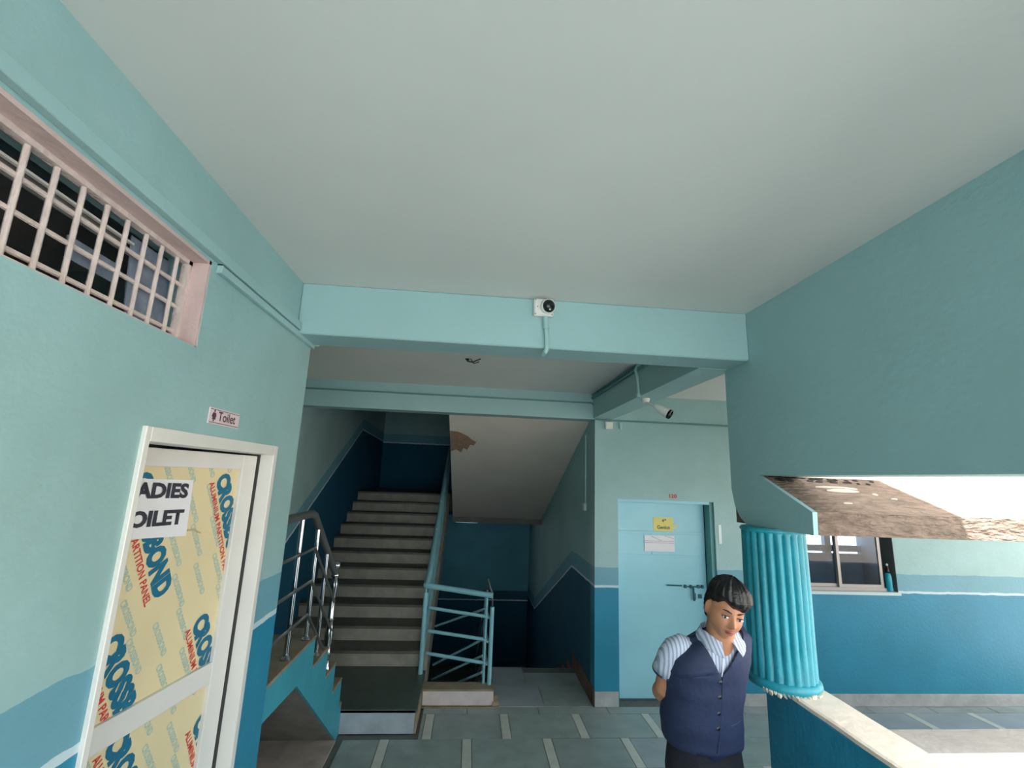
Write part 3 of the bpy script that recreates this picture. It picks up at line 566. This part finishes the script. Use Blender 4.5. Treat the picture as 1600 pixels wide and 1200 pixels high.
# ------------------------------------------------------------------ door 120
d2 = struct(empty('door_2', (2.06, YF+.1, 0)), 'pale blue sheet metal classroom door with peephole panel and bolt', 'door')
MB().box(FX1-.036, YF+.03, 0, FX1, YF+.158, FZ).build('frame', doorf_m, d2)
MB().box(FX0, YF+.03, FZ-.03, FX1-.036, YF+.158, FZ).build('frame', door_m, d2)
LX0, LX1, LY = FX0+.005, 2.538, YF+.14
MB().box(LX0, LY, .01, LX1, LY+.03, FZ-.035).build('leaf', door_m, d2, bevel=.002)
MB().box(LX1, LY+.005, .01, FX1-.036, LY+.02, FZ-.035).build('shadow_gap', mat('dark_gap', (20, 50, 62), .7), d2)
for z in (1.595, 1.36): MB().box(LX0+.02, LY-.006, z-.012, LX1-.015, LY, z+.012).build('rib', door_m, d2, bevel=.002)
MB().box(LX0+.40, LY-.006, 1.372, LX0+.408, LY, 1.583).build('rib', door_m, d2)
bt = MB().tube([(2.10, LY-.018, 1.075), (2.26, LY-.018, 1.072)], .007, 8).tube([(2.29, LY-.018, 1.066), (2.48, LY-.018, 1.062)], .006, 8)
bt.build('bolt', dark_metal, d2, smooth=SM)
for x in (2.30, 2.36, 2.44, 2.485): MB().box(x-.01, LY-.026, 1.05, x+.01, LY, 1.08).build('bolt_bracket', dark_metal, d2)
MB().tube([(2.365, LY-.02, 1.07), (2.38, LY-.026, 1.05), (2.385, LY-.028, .93)], [.008, .011, .011], 8).build('hasp', dark_metal, d2, smooth=SM)
MB().box(2.40, LY-.012, .935, 2.412, LY, 1.0).box(2.44, LY-.014, .95, 2.475, LY, .99).build('latch', dark_metal, d2)
MB().lathe([(.012, 0), (.012, .006)], (LX0+.012, LY, 1.295), 10, (0, -1, 0)).build('hinge_knob', dark_metal, d2)
yn = tag(empty('yellow_notice', (2.09, LY, 1.6)), 'yellow paper class notice on the blue door', 'notice')
MB().box(1.975, LY-.003, 1.612, 2.195, LY-.0005, 1.752).build('sheet', yellow_p, yn)
MB().obox((2.215, LY-.006, 1.665), (1, 0, .2), (0, 1, 0), (-.2, 0, 1), .025, .001, .022).build('torn_tape', mat('tape_pale', (212, 216, 180), .5), yn)
place_text('4', .045, (2.07, LY-.0036, 1.705), (1, 0, 0), (0, 0, 1), ink, yn, bold=.001)
place_text('th', .026, (2.096, LY-.0036, 1.722), (1, 0, 0), (0, 0, 1), ink, yn, bold=.0006)
place_text('Genius', .05, (2.085, LY-.0036, 1.635), (1, 0, 0), (0, 0, 1), ink, yn, bold=.001, align='CENTER')
wp = tag(empty('white_notice', (2.03, LY, 1.4)), 'white sheet under the yellow notice on the blue door', 'notice')
MB().box(1.872, LY-.0085, 1.405, 2.2, LY-.0065, 1.567).build('sheet', paper_m, wp)
gm = MB()
for (xa, za, xb, zb) in ((1.875, 1.51, 2.197, 1.507), (1.875, 1.492, 2.197, 1.49), (2.09, 1.565, 2.197, 1.535), (1.95, 1.555, 2.06, 1.515)):
    gm.tube([(xa, LY-.0088, za), (xb, LY-.0088, zb)], .0016, 5)
gm.build('pen_lines', mat('grey_pen', (120, 110, 130), .6), wp)
tag(place_text('120', .052, (2.135, YF-.002, 1.965), (1, 0, 0), (0, 0, 1), red_ink, empty('number_plate', (2.135, YF, 1.965)), sx=1.2, bold=.002, align='CENTER').parent, 'red painted room number 120 above the blue door', 'room number')
# bottle on the window sill
bo = tag(empty('water_bottle', (4.525, YF+.05, NZ0)), 'teal water bottle with dark cap standing in the window corner', 'bottle')
MB().lathe([(.02, 0), (.03, .004), (.031, .1), (.03, .15), (.024, .175), (.017, .185)], (4.52, YF+.045, NZ0), 16).build('body', mat('teal_bottle', (20, 158, 178), .3), bo, smooth=SM)
MB().lathe([(.018, .185), (.02, .19), (.02, .22), (.014, .235), (.012, .26)], (4.52, YF+.045, NZ0), 14).build('cap', black_pl, bo, smooth=SM)
MB().lathe([(.011, .255), (.012, .27), (.006, .28)], (4.52, YF+.045, NZ0), 10).build('spout', white_pl, bo, smooth=SM)
# ------------------------------------------------------------------ the boy beside the column
skin_m = mat('warm_skin', (188, 132, 100), .5, var=.08, scale=30, bump=.05, bscale=120, spec=.4)
def stripe(name, a, b, sc):
    m = bpy.data.materials.new(name); m.use_nodes = True; nt = m.node_tree; p = nt.nodes['Principled BSDF']
    g = nt.nodes.new('ShaderNodeNewGeometry'); w = nt.nodes.new('ShaderNodeTexWave'); w.inputs['Scale'].default_value = sc; w.bands_direction = 'X'
    r = nt.nodes.new('ShaderNodeValToRGB'); r.color_ramp.elements[0].color = lin(a); r.color_ramp.elements[1].color = lin(b); r.color_ramp.elements[0].position = .25; r.color_ramp.elements[1].position = .5
    nt.links.new(g.outputs['Position'], w.inputs[0]); nt.links.new(w.outputs[0], r.inputs[0]); nt.links.new(r.outputs[0], p.inputs['Base Color']); p.inputs['Roughness'].default_value = .8; return m
shirt_m = stripe('striped_shirt_cotton', (150, 162, 190), (206, 212, 226), 22)
vest_m = mat('navy_vest_cloth', (34, 46, 78), .7, var=.14, scale=10, bump=.35, bscale=26)
trou_m = mat('black_trouser_cloth', (24, 26, 36), .8, var=.2, scale=12, bump=.3, bscale=70)
hair_m = mat('black_hair', (24, 20, 20), .38, var=.5, scale=40, bump=.5, bscale=80, stretch=(1.0, .35, 1.6))
boy = tag(empty('person', (1.08, 2.2, 0)), 'boy in navy waistcoat over striped shirt leaning to peer, hands behind back, beside the column', 'person')
TOR = [(1.085, 2.215, .98, .150, .115), (1.075, 2.205, 1.02, .157, .124), (1.064, 2.19, 1.10, .160, .128), (1.064, 2.17, 1.20, .157, .126), (1.069, 2.145, 1.30, .164, .120),
       (1.075, 2.12, 1.37, .170, .110), (1.080, 2.105, 1.415, .166, .092), (1.086, 2.095, 1.442, .140, .078), (1.093, 2.085, 1.462, .105, .07), (1.10, 2.075, 1.482, .066, .06)]
def torso(off, n=64, lo=0, hi=10, sub=6, fold=0):
    out = []; T_ = TOR[lo:hi]
    for i in range(len(T_)-1):
        for k in range(sub):
            t = k/sub; out.append([a*(1-t)+b*t for a, b in zip(T_[i], T_[i+1])])
    out.append(list(T_[-1])); R_ = []
    for cx, cy, cz, a, b in out:
        ring = []
        for k in range(n):
            t = 2*math.pi*k/n; c_, s_ = math.cos(t), math.sin(t); e = .86
            x = math.copysign(abs(c_)**e, c_)*(a+off); y = math.copysign(abs(s_)**e, s_)*(b+off)
            tilt = .045*x/.16 if cz > 1.36 else .02*x/.16*(max(0, cz-1.2)/.16)     # his left shoulder a little higher
            w = fold*(noise.noise((cx+x)*9*Vector((1, 0, 0))+Vector((0, (cy+y)*9, cz*16)))) if fold else 0
            ring.append(Vector((cx+x*(1+w), cy+y*(1+w), cz+tilt+(.012 if y > 0 and cz > 1.4 else 0))))
        R_.append(ring)
    return R_
# --- body: one continuous skin surface (head, neck, trunk, arms with hands, legs), voxel-fused
HC = Vector((1.106, 2.012, 1.588)); HR = Matrix.Rotation(math.radians(-7), 3, 'Z') @ Matrix.Rotation(math.radians(11), 3, 'X') @ Matrix.Rotation(math.radians(11), 3, 'Y')
def g2(dx, dz, sx, sz): return math.exp(-(dx/sx)**2-(dz/sz)**2)
def head_pt(d, hair=False):
    x, y, z = d; a, b, h = .067, .084, .112
    px, py, pz = x*a, y*b, z*h
    if z < 0:
        k = 1-.20*(-z)**1.6; px *= k; px *= 1+.10*math.exp(-((z+.42)/.3)**2)
        if y > 0: py *= 1-.25*(-z)**1.5
        else: py *= 1-.06*(-z)**2
    if not hair and y < 0:
        f = (-y)**1.2
        py += .010*f*g2(px, pz-.0, .06, .09)                                   # flatter face
        py -= .024*f*g2(px, pz+.026, .0115, .016)+.011*f*g2(px, pz+.005, .009, .026)   # nose tip and bridge
        py -= .006*f*(g2(px-.012, pz+.031, .007, .007)+g2(px+.012, pz+.031, .007, .007))  # nostril wings
        py += .009*f*(g2(px-.032, pz-.004, .017, .010)+g2(px+.032, pz-.004, .017, .010))  # eye sockets
        py -= .005*f*(g2(px-.03, pz-.024, .024, .009)+g2(px+.03, pz-.024, .024, .009))    # brow ridge
        py -= .007*f*(g2(px-.038, pz+.036, .022, .026)+g2(px+.038, pz+.036, .022, .026))  # cheeks
        py -= .008*f*g2(px, pz+.056, .018, .010)+.007*f*g2(px, pz+.090, .02, .018)        # lips, chin
        py += .005*f*g2(px, pz+.0575, .02, .0025)                                          # lip line
    return Vector((px, py, pz))
def sphere_dirs(nu, nv):
    return [[Vector((math.sin(math.pi*j/nv)*math.cos(2*math.pi*i/nu), math.sin(math.pi*j/nv)*math.sin(2*math.pi*i/nu), math.cos(math.pi*j/nv))) for i in range(nu)] for j in range(1, nv)]
bd = MB()
bd.rings([[HC+HR@head_pt(d) for d in row] for row in sphere_dirs(120, 90)])
for sx in (-1, 1):      # ears
    bd.rings([[HC+HR@Vector((sx*(.066+.010*d.x*sx+.006*(d.y > 0)), .012+.017*d.y-.004*d.z, -.004+.030*d.z)) for d in row] for row in sphere_dirs(20, 14)])
bd.tube([(1.098, 2.085, 1.42), (1.103, 2.06, 1.47), HC+HR@Vector((0, .012, -.06)), HC+HR@Vector((0, .01, -.02))], [.068, .058, .056, .05], 24)
bd.rings(torso(-.014, 40, sub=2))
def limb(pts, rad, n=18): bd.tube(pts, rad, n)
RA = [(.955, 2.11, 1.41), (.93, 2.125, 1.40), (.912, 2.15, 1.33), (.908, 2.20, 1.22), (.915, 2.25, 1.185), (.97, 2.32, 1.13), (1.02, 2.365, 1.09)]
LA = [(1.20, 2.13, 1.43), (1.225, 2.17, 1.42), (1.238, 2.22, 1.34), (1.25, 2.30, 1.23), (1.235, 2.35, 1.19), (1.21, 2.385, 1.13), (1.17, 2.39, 1.09)]
for A in (RA, LA): limb(A, [.038, .038, .042, .042, .042, .036, .028])
for A, sg_ in ((RA, 1), (LA, -1)):   # hands clasped behind the back: palm, four fingers, thumb
    w = Vector(A[-1]); d = Vector((sg_*.45, .1, -.75)).normalized(); u_ = Vector((0, -.3, 1)).cross(d).cross(d).normalized()*-1; n_ = d.cross(u_)
    bd.tube([w-d*.01, w+d*.03, w+d*.07, w+d*.085], [.026, .032, .034, .03], 14)
    for k, L_ in enumerate((.062, .072, .068, .052)):
        b0_ = w+d*.075+u_*(.027-.018*k); bd.tube([b0_-d*.015, b0_+d*L_*.45, b0_+d*L_*.75-n_*.014*sg_, b0_+d*L_*.85-n_*.032*sg_], [.0095, .009, .0085, .0075], 10)
    bd.tube([w+d*.015+u_*.022, w+d*.04+u_*.048, w+d*.068+u_*.056], [.012, .0105, .009], 10)
for sx in (-1, 1):
    limb([(1.085+sx*.07, 2.215, 1.02), (1.086+sx*.078, 2.22, .9), (1.088+sx*.082, 2.215, .55), (1.088+sx*.085, 2.24, .32), (1.088+sx*.085, 2.245, .1)], [.066, .074, .06, .055, .042])
    limb([(1.088+sx*.085, 2.275, .05), (1.088+sx*.088, 2.2, .045), (1.09+sx*.093, 2.10, .03)], [.036, .036, .026])
tmp = bd.build('body_source', skin_m, boy)
rm_ = tmp.modifiers.new('fuse', 'REMESH'); rm_.mode = 'VOXEL'; rm_.voxel_size = .0045
sm_ = tmp.modifiers.new('soft', 'SMOOTH'); sm_.iterations = 2; sm_.factor = .5
bpy.context.view_layer.update()
me = bpy.data.meshes.new_from_object(tmp.evaluated_get(bpy.context.evaluated_depsgraph_get())); me.name = 'body'
bpy.data.objects.remove(tmp)
for p in me.polygons: p.use_smooth = True
me.materials.clear(); me.materials.append(skin_m)
body = bpy.data.objects.new('body', me); COL.objects.link(body); body.parent = boy; ORG[body.name] = ORG[boy.name]
# --- face details
white_e = mat('eye_white', (206, 196, 188), .55); iris_m = mat('dark_iris', (30, 18, 14), .15)
for sx in (-1, 1):
    c_ = Vector((sx*.030, -.0705, .001)); gz = (HR.transposed()@(Vector((0, 0, H))-HC)).normalized(); gz = Vector((gz.x*.0135, gz.y*.0085, gz.z*.0075))*.92
    ey = MB().rings([[HC+HR@(c_+Vector((d.x*.0135, d.y*.0085, d.z*.0072))) for d in row] for row in sphere_dirs(20, 14)]).build('eye', white_e, boy, smooth=2)
    MB().rings([[HC+HR@(c_+Vector((gz.x*.6+d.x*.0058, gz.y*.82+d.y*.0032, gz.z*.3+d.z*.0058))) for d in row] for row in sphere_dirs(14, 10)]).build('iris', iris_m, ey, smooth=2)
    lid = [HC+HR@(c_+Vector((sx*(-.015+.03*t), -.0075+.005*abs(2*t-1)**2, .0062*math.sin(math.pi*(.12+.76*t))+.001))) for t in [k/8 for k in range(9)]]
    MB().tube(lid, [.0010, .0016, .002, .0021, .0021, .002, .0018, .0014, .0008], 6).build('eyelid', mat('dark_lash', (44, 26, 20), .6), ey, smooth=2)
    bp_ = [HC+HR@Vector((sx*(0.012+.034*t), -.0785+.013*t*t, .021+.006*math.sin(2.2*t))) for t in [k/8 for k in range(9)]]
    MB().tube(bp_, [.0016, .0026, .003, .003, .0029, .0026, .0022, .0016, .0008], 6).build('eyebrow', hair_m, boy, smooth=2)
lip_m = mat('lips', (158, 92, 80), .45)
MB().rings([[HC+HR@Vector((d.x*.020, -.0795+.012*d.x**2+d.y*.005, -.0535+d.z*.0035)) for d in row] for row in sphere_dirs(20, 10)]).rings([[HC+HR@Vector((d.x*.017, -.0795+.010*d.x**2+d.y*.005, -.0615+d.z*.004)) for d in row] for row in sphere_dirs(20, 10)]).build('lips', lip_m, boy, smooth=2)
# --- hair: cap with swept fringe
def ss(a, b, x): t = max(0, min(1, (x-a)/(b-a))); return t*t*(3-2*t)
hm = MB(); rows_ = []
for row in sphere_dirs(150, 110):
    rr_ = []
    for d in row:
        az = math.atan2(d.x, -d.y)            # 0 at the face, + to his left
        front = ss(1.15, .75, abs(az)); side = ss(.7, 1.2, abs(az))*ss(2.2, 1.7, abs(az)); back = ss(1.7, 2.2, abs(az))
        line = front*(.36-.15*az/.9+.02*math.sin(az*7))+side*(.30-.06*ss(1.2, 1.5, abs(az)))+back*(-.55)
        if front+side+back > 0: line /= (front+side+back)
        k = ss(line-.05, line+.09, d.z)
        strand = noise.noise(Vector((az*6+d.z*2.2, d.z*1.3, 3)))*.5+noise.noise(Vector((az*16+d.z*5, d.z*2, 7)))*.35
        vol = .009+.015*ss(.25, .9, d.z)+.020*front*ss(.3, .55, d.z)*(1-.4*ss(.75, 1, d.z))+.008*back*ss(-.3, .3, d.z)
        p = head_pt(d, True); nrm = Vector((d.x/.067, d.y/.084, d.z/.112)).normalized()
        rr_.append(HC+HR@(p+nrm*((vol+strand*.013)*k-.016*(1-k))))
    rows_.append(rr_)
hm.rings(rows_); hm.build('hair', hair_m, boy, smooth=2)
# --- shirt: trunk, sleeves, collar
sh = MB().rings(torso(-.006, 64, lo=2, sub=4)[:-1], cap=False).build('shirt', shirt_m, boy, smooth=2)
def sleeve(pts, rad):
    n = 28; P_ = []; pts = [Vector(p) for p in pts]
    m = MB().tube(pts, rad, n, cap=True)
    for v in m.v: v += Vector((noise.noise(v*22), noise.noise(v*22+Vector((5, 0, 0))), 0))*.004
    return m
sleeve([(.99, 2.105, 1.41), (.955, 2.11, 1.414), (.93, 2.125, 1.395), (.915, 2.14, 1.36), (.909, 2.155, 1.33), (.906, 2.17, 1.302)], [.04, .052, .057, .057, .057, .059]).build('sleeve', shirt_m, boy, smooth=2)
MB().tube([(.9063, 2.169, 1.304), (.9058, 2.172, 1.296)], .0592, 28).build('sleeve_hem', vest_m, boy, smooth=SM)
sleeve([(1.17, 2.12, 1.435), (1.20, 2.15, 1.435), (1.226, 2.18, 1.41), (1.238, 2.21, 1.37), (1.243, 2.235, 1.335), (1.247, 2.26, 1.305)], [.04, .05, .055, .056, .057, .058]).build('sleeve', shirt_m, boy, smooth=2)
co = MB(); n = 36; inner = []; 
NB = Vector((1.101, 2.072, 1.48))
def ring_pt(t, r, z, fx=1.0): return NB+Vector((math.sin(t)*r*1.08, -math.cos(t)*r, z+.28*math.sin(t)*r*.35))
top_, bot_, bot2 = [], [], []
for k in range(n+1):
    t = math.radians(17)+math.radians(326)*k/n
    e = max(0, 1-min(k, n-k)/6)
    top_.append(ring_pt(t, .066, .022-.030*e+.012*(math.cos(t) < 0))); bot_.append(ring_pt(t, .086+.034*e, -.012-.040*e+.012*(math.cos(t) < 0)))
for a_, b_ in ((top_, bot_),):
    vs_ = [v for p in zip(a_, b_) for v in p]+[v+Vector((0, 0, -.005)) for p in zip(a_, b_) for v in p]; m_ = 2*(n+1)
    fs = [(2*i, 2*i+1, 2*i+3, 2*i+2) for i in range(n)]+[(m_+2*i+2, m_+2*i+3, m_+2*i+1, m_+2*i) for i in range(n)]
    fs += [(2*i+1, m_+2*i+1, m_+2*i+3, 2*i+3) for i in range(n)]+[(2*i, 2*i+2, m_+2*i+2, m_+2*i) for i in range(n)]+[(0, m_, m_+1, 1), (2*n, 2*n+1, m_+2*n+1, m_+2*n)]
    co.add(vs_, fs)
co.build('collar', shirt_m, boy, smooth=1.2)
# --- waistcoat: trunk shell with V neck, pointed hem, armholes
vr = torso(.006, 96, lo=0, sub=8, fold=.03); nr = len(vr)
keep = MB(); vv = [p for r in vr for p in r]; fs = []
zc_v = 1.335
for i in range(nr-1):
    for k in range(96):
        idx = (i*96+k, i*96+(k+1) % 96, (i+1)*96+(k+1) % 96, (i+1)*96+k); c_ = sum((vv[j] for j in idx), Vector())/4
        cx = 1.066+(c_.z-1.3)*.14
        if c_.z > 1.445 and ((c_.x-1.098)**2+(c_.y-2.078)**2)**.5 < .074: continue
        fs.append(idx)
for j, v in enumerate(vv):
    if j < 96*8:                     # hem: dips to points at the front opening
        k = 1-j//96/8; dx = abs(v.x-1.072); v.z += (.055-.10*(v.x-1.07))*k
        if v.y < 2.2: v.z -= .045*max(0, 1-dx/.09)*k
used = sorted({i for f in fs for i in f}); mp_ = {o: n_ for n_, o in enumerate(used)}
keep.add([vv[i] for i in used], [tuple(mp_[i] for i in f) for f in fs])
ve = keep.build('waistcoat', vest_m, boy, smooth=2)
bmv = bmesh.new(); bmv.from_mesh(ve.data); o_ = ORG[boy.name]
for sg_ in (-1, 1):                  # clean V neck edges
    bmesh.ops.bisect_plane(bmv, geom=list(bmv.verts)+list(bmv.edges)+list(bmv.faces), plane_co=Vector((1.066+.14*(zc_v-1.3)+sg_*.004, 2, zc_v))-o_, plane_no=(1, 0, -(.14+sg_*.62)))
dl = []
for f in bmv.faces:
    c_ = f.calc_center_median()+o_; cx = 1.066+(c_.z-1.3)*.14
    if c_.y < 2.105 and c_.z > zc_v-.006 and abs(c_.x-cx) < .004+(c_.z-zc_v)*.62: dl.append(f)
bmesh.ops.delete(bmv, geom=dl, context='FACES'); bmv.to_mesh(ve.data); bmv.free()
so = ve.modifiers.new('cloth_thickness', 'SOLIDIFY'); so.thickness = .006; so.offset = 1
# placket edge, buttons, pocket welts
def front(x, z, o=.012):
    for i in range(len(TOR)-1):
        if TOR[i][2] <= z <= TOR[i+1][2]:
            t = (z-TOR[i][2])/(TOR[i+1][2]-TOR[i][2]); cx, cy, _, a, b = [p*(1-t)+q_*t for p, q_ in zip(TOR[i], TOR[i+1])]; break
    s_ = max(0, 1-abs((x-cx)/(a+.006))**(2/.86))**(.86/2); return Vector((x, cy-(b+.006)*s_-o, z))
MB().tube([front(1.072-.006*math.sin(z*9), z, .006) for z in [1.03+.3*k/14 for k in range(15)]], .0035, 6).build('placket_edge', vest_m, boy, smooth=SM)
for z in (1.315, 1.255, 1.19, 1.13):
    p = front(1.066, z, .007); MB().lathe([(.0075, 0), (.0075, .003), (.005, .004)], p, 12, (0, -1, .1)).build('button', black_pl, boy, smooth=SM)
for xa, xb in ((.955, 1.02), (1.12, 1.18)):
    MB().tube([front(xa, 1.135, .006), front((xa+xb)/2, 1.14, .006), front(xb, 1.145, .006)], .004, 6).build('pocket_welt', vest_m, boy, smooth=SM)
# placket of the shirt in the V
MB().tube([front(1.073+.1*(z-1.33), z, .0) for z in (1.335, 1.36, 1.39, 1.415, 1.435)], .004, 6).build('shirt_placket', shirt_m, boy, smooth=SM)
# --- trousers and shoes
tr2 = MB()
hipr = [[Vector((1.085+math.cos(t)*a, 2.215+math.sin(t)*b, z)) for t in (2*math.pi*k/40 for k in range(40))] for z, a, b in ((1.06, .15, .115), (1.0, .155, .12), (.94, .16, .122), (.88, .155, .115), (.84, .12, .09))]
tr2.rings(hipr)
for sx in (-1, 1):
    tr2.tube([(1.085+sx*.066, 2.215, 1.0), (1.086+sx*.076, 2.218, .9), (1.087+sx*.08, 2.215, .72), (1.088+sx*.083, 2.212, .52), (1.088+sx*.085, 2.235, .3), (1.088+sx*.086, 2.24, .06)], [.09, .094, .088, .078, .07, .066], 26)
tr2.build('trousers', trou_m, boy, smooth=1.2)
for sx in (-1, 1):
    MB().tube([(1.088+sx*.085, 2.29, .045), (1.088+sx*.086, 2.25, .05), (1.089+sx*.09, 2.17, .045), (1.09+sx*.094, 2.09, .036), (1.09+sx*.095, 2.06, .034)], [.03, .044, .046, .04, .024], 18).build('shoe', black_pl, boy, smooth=2)
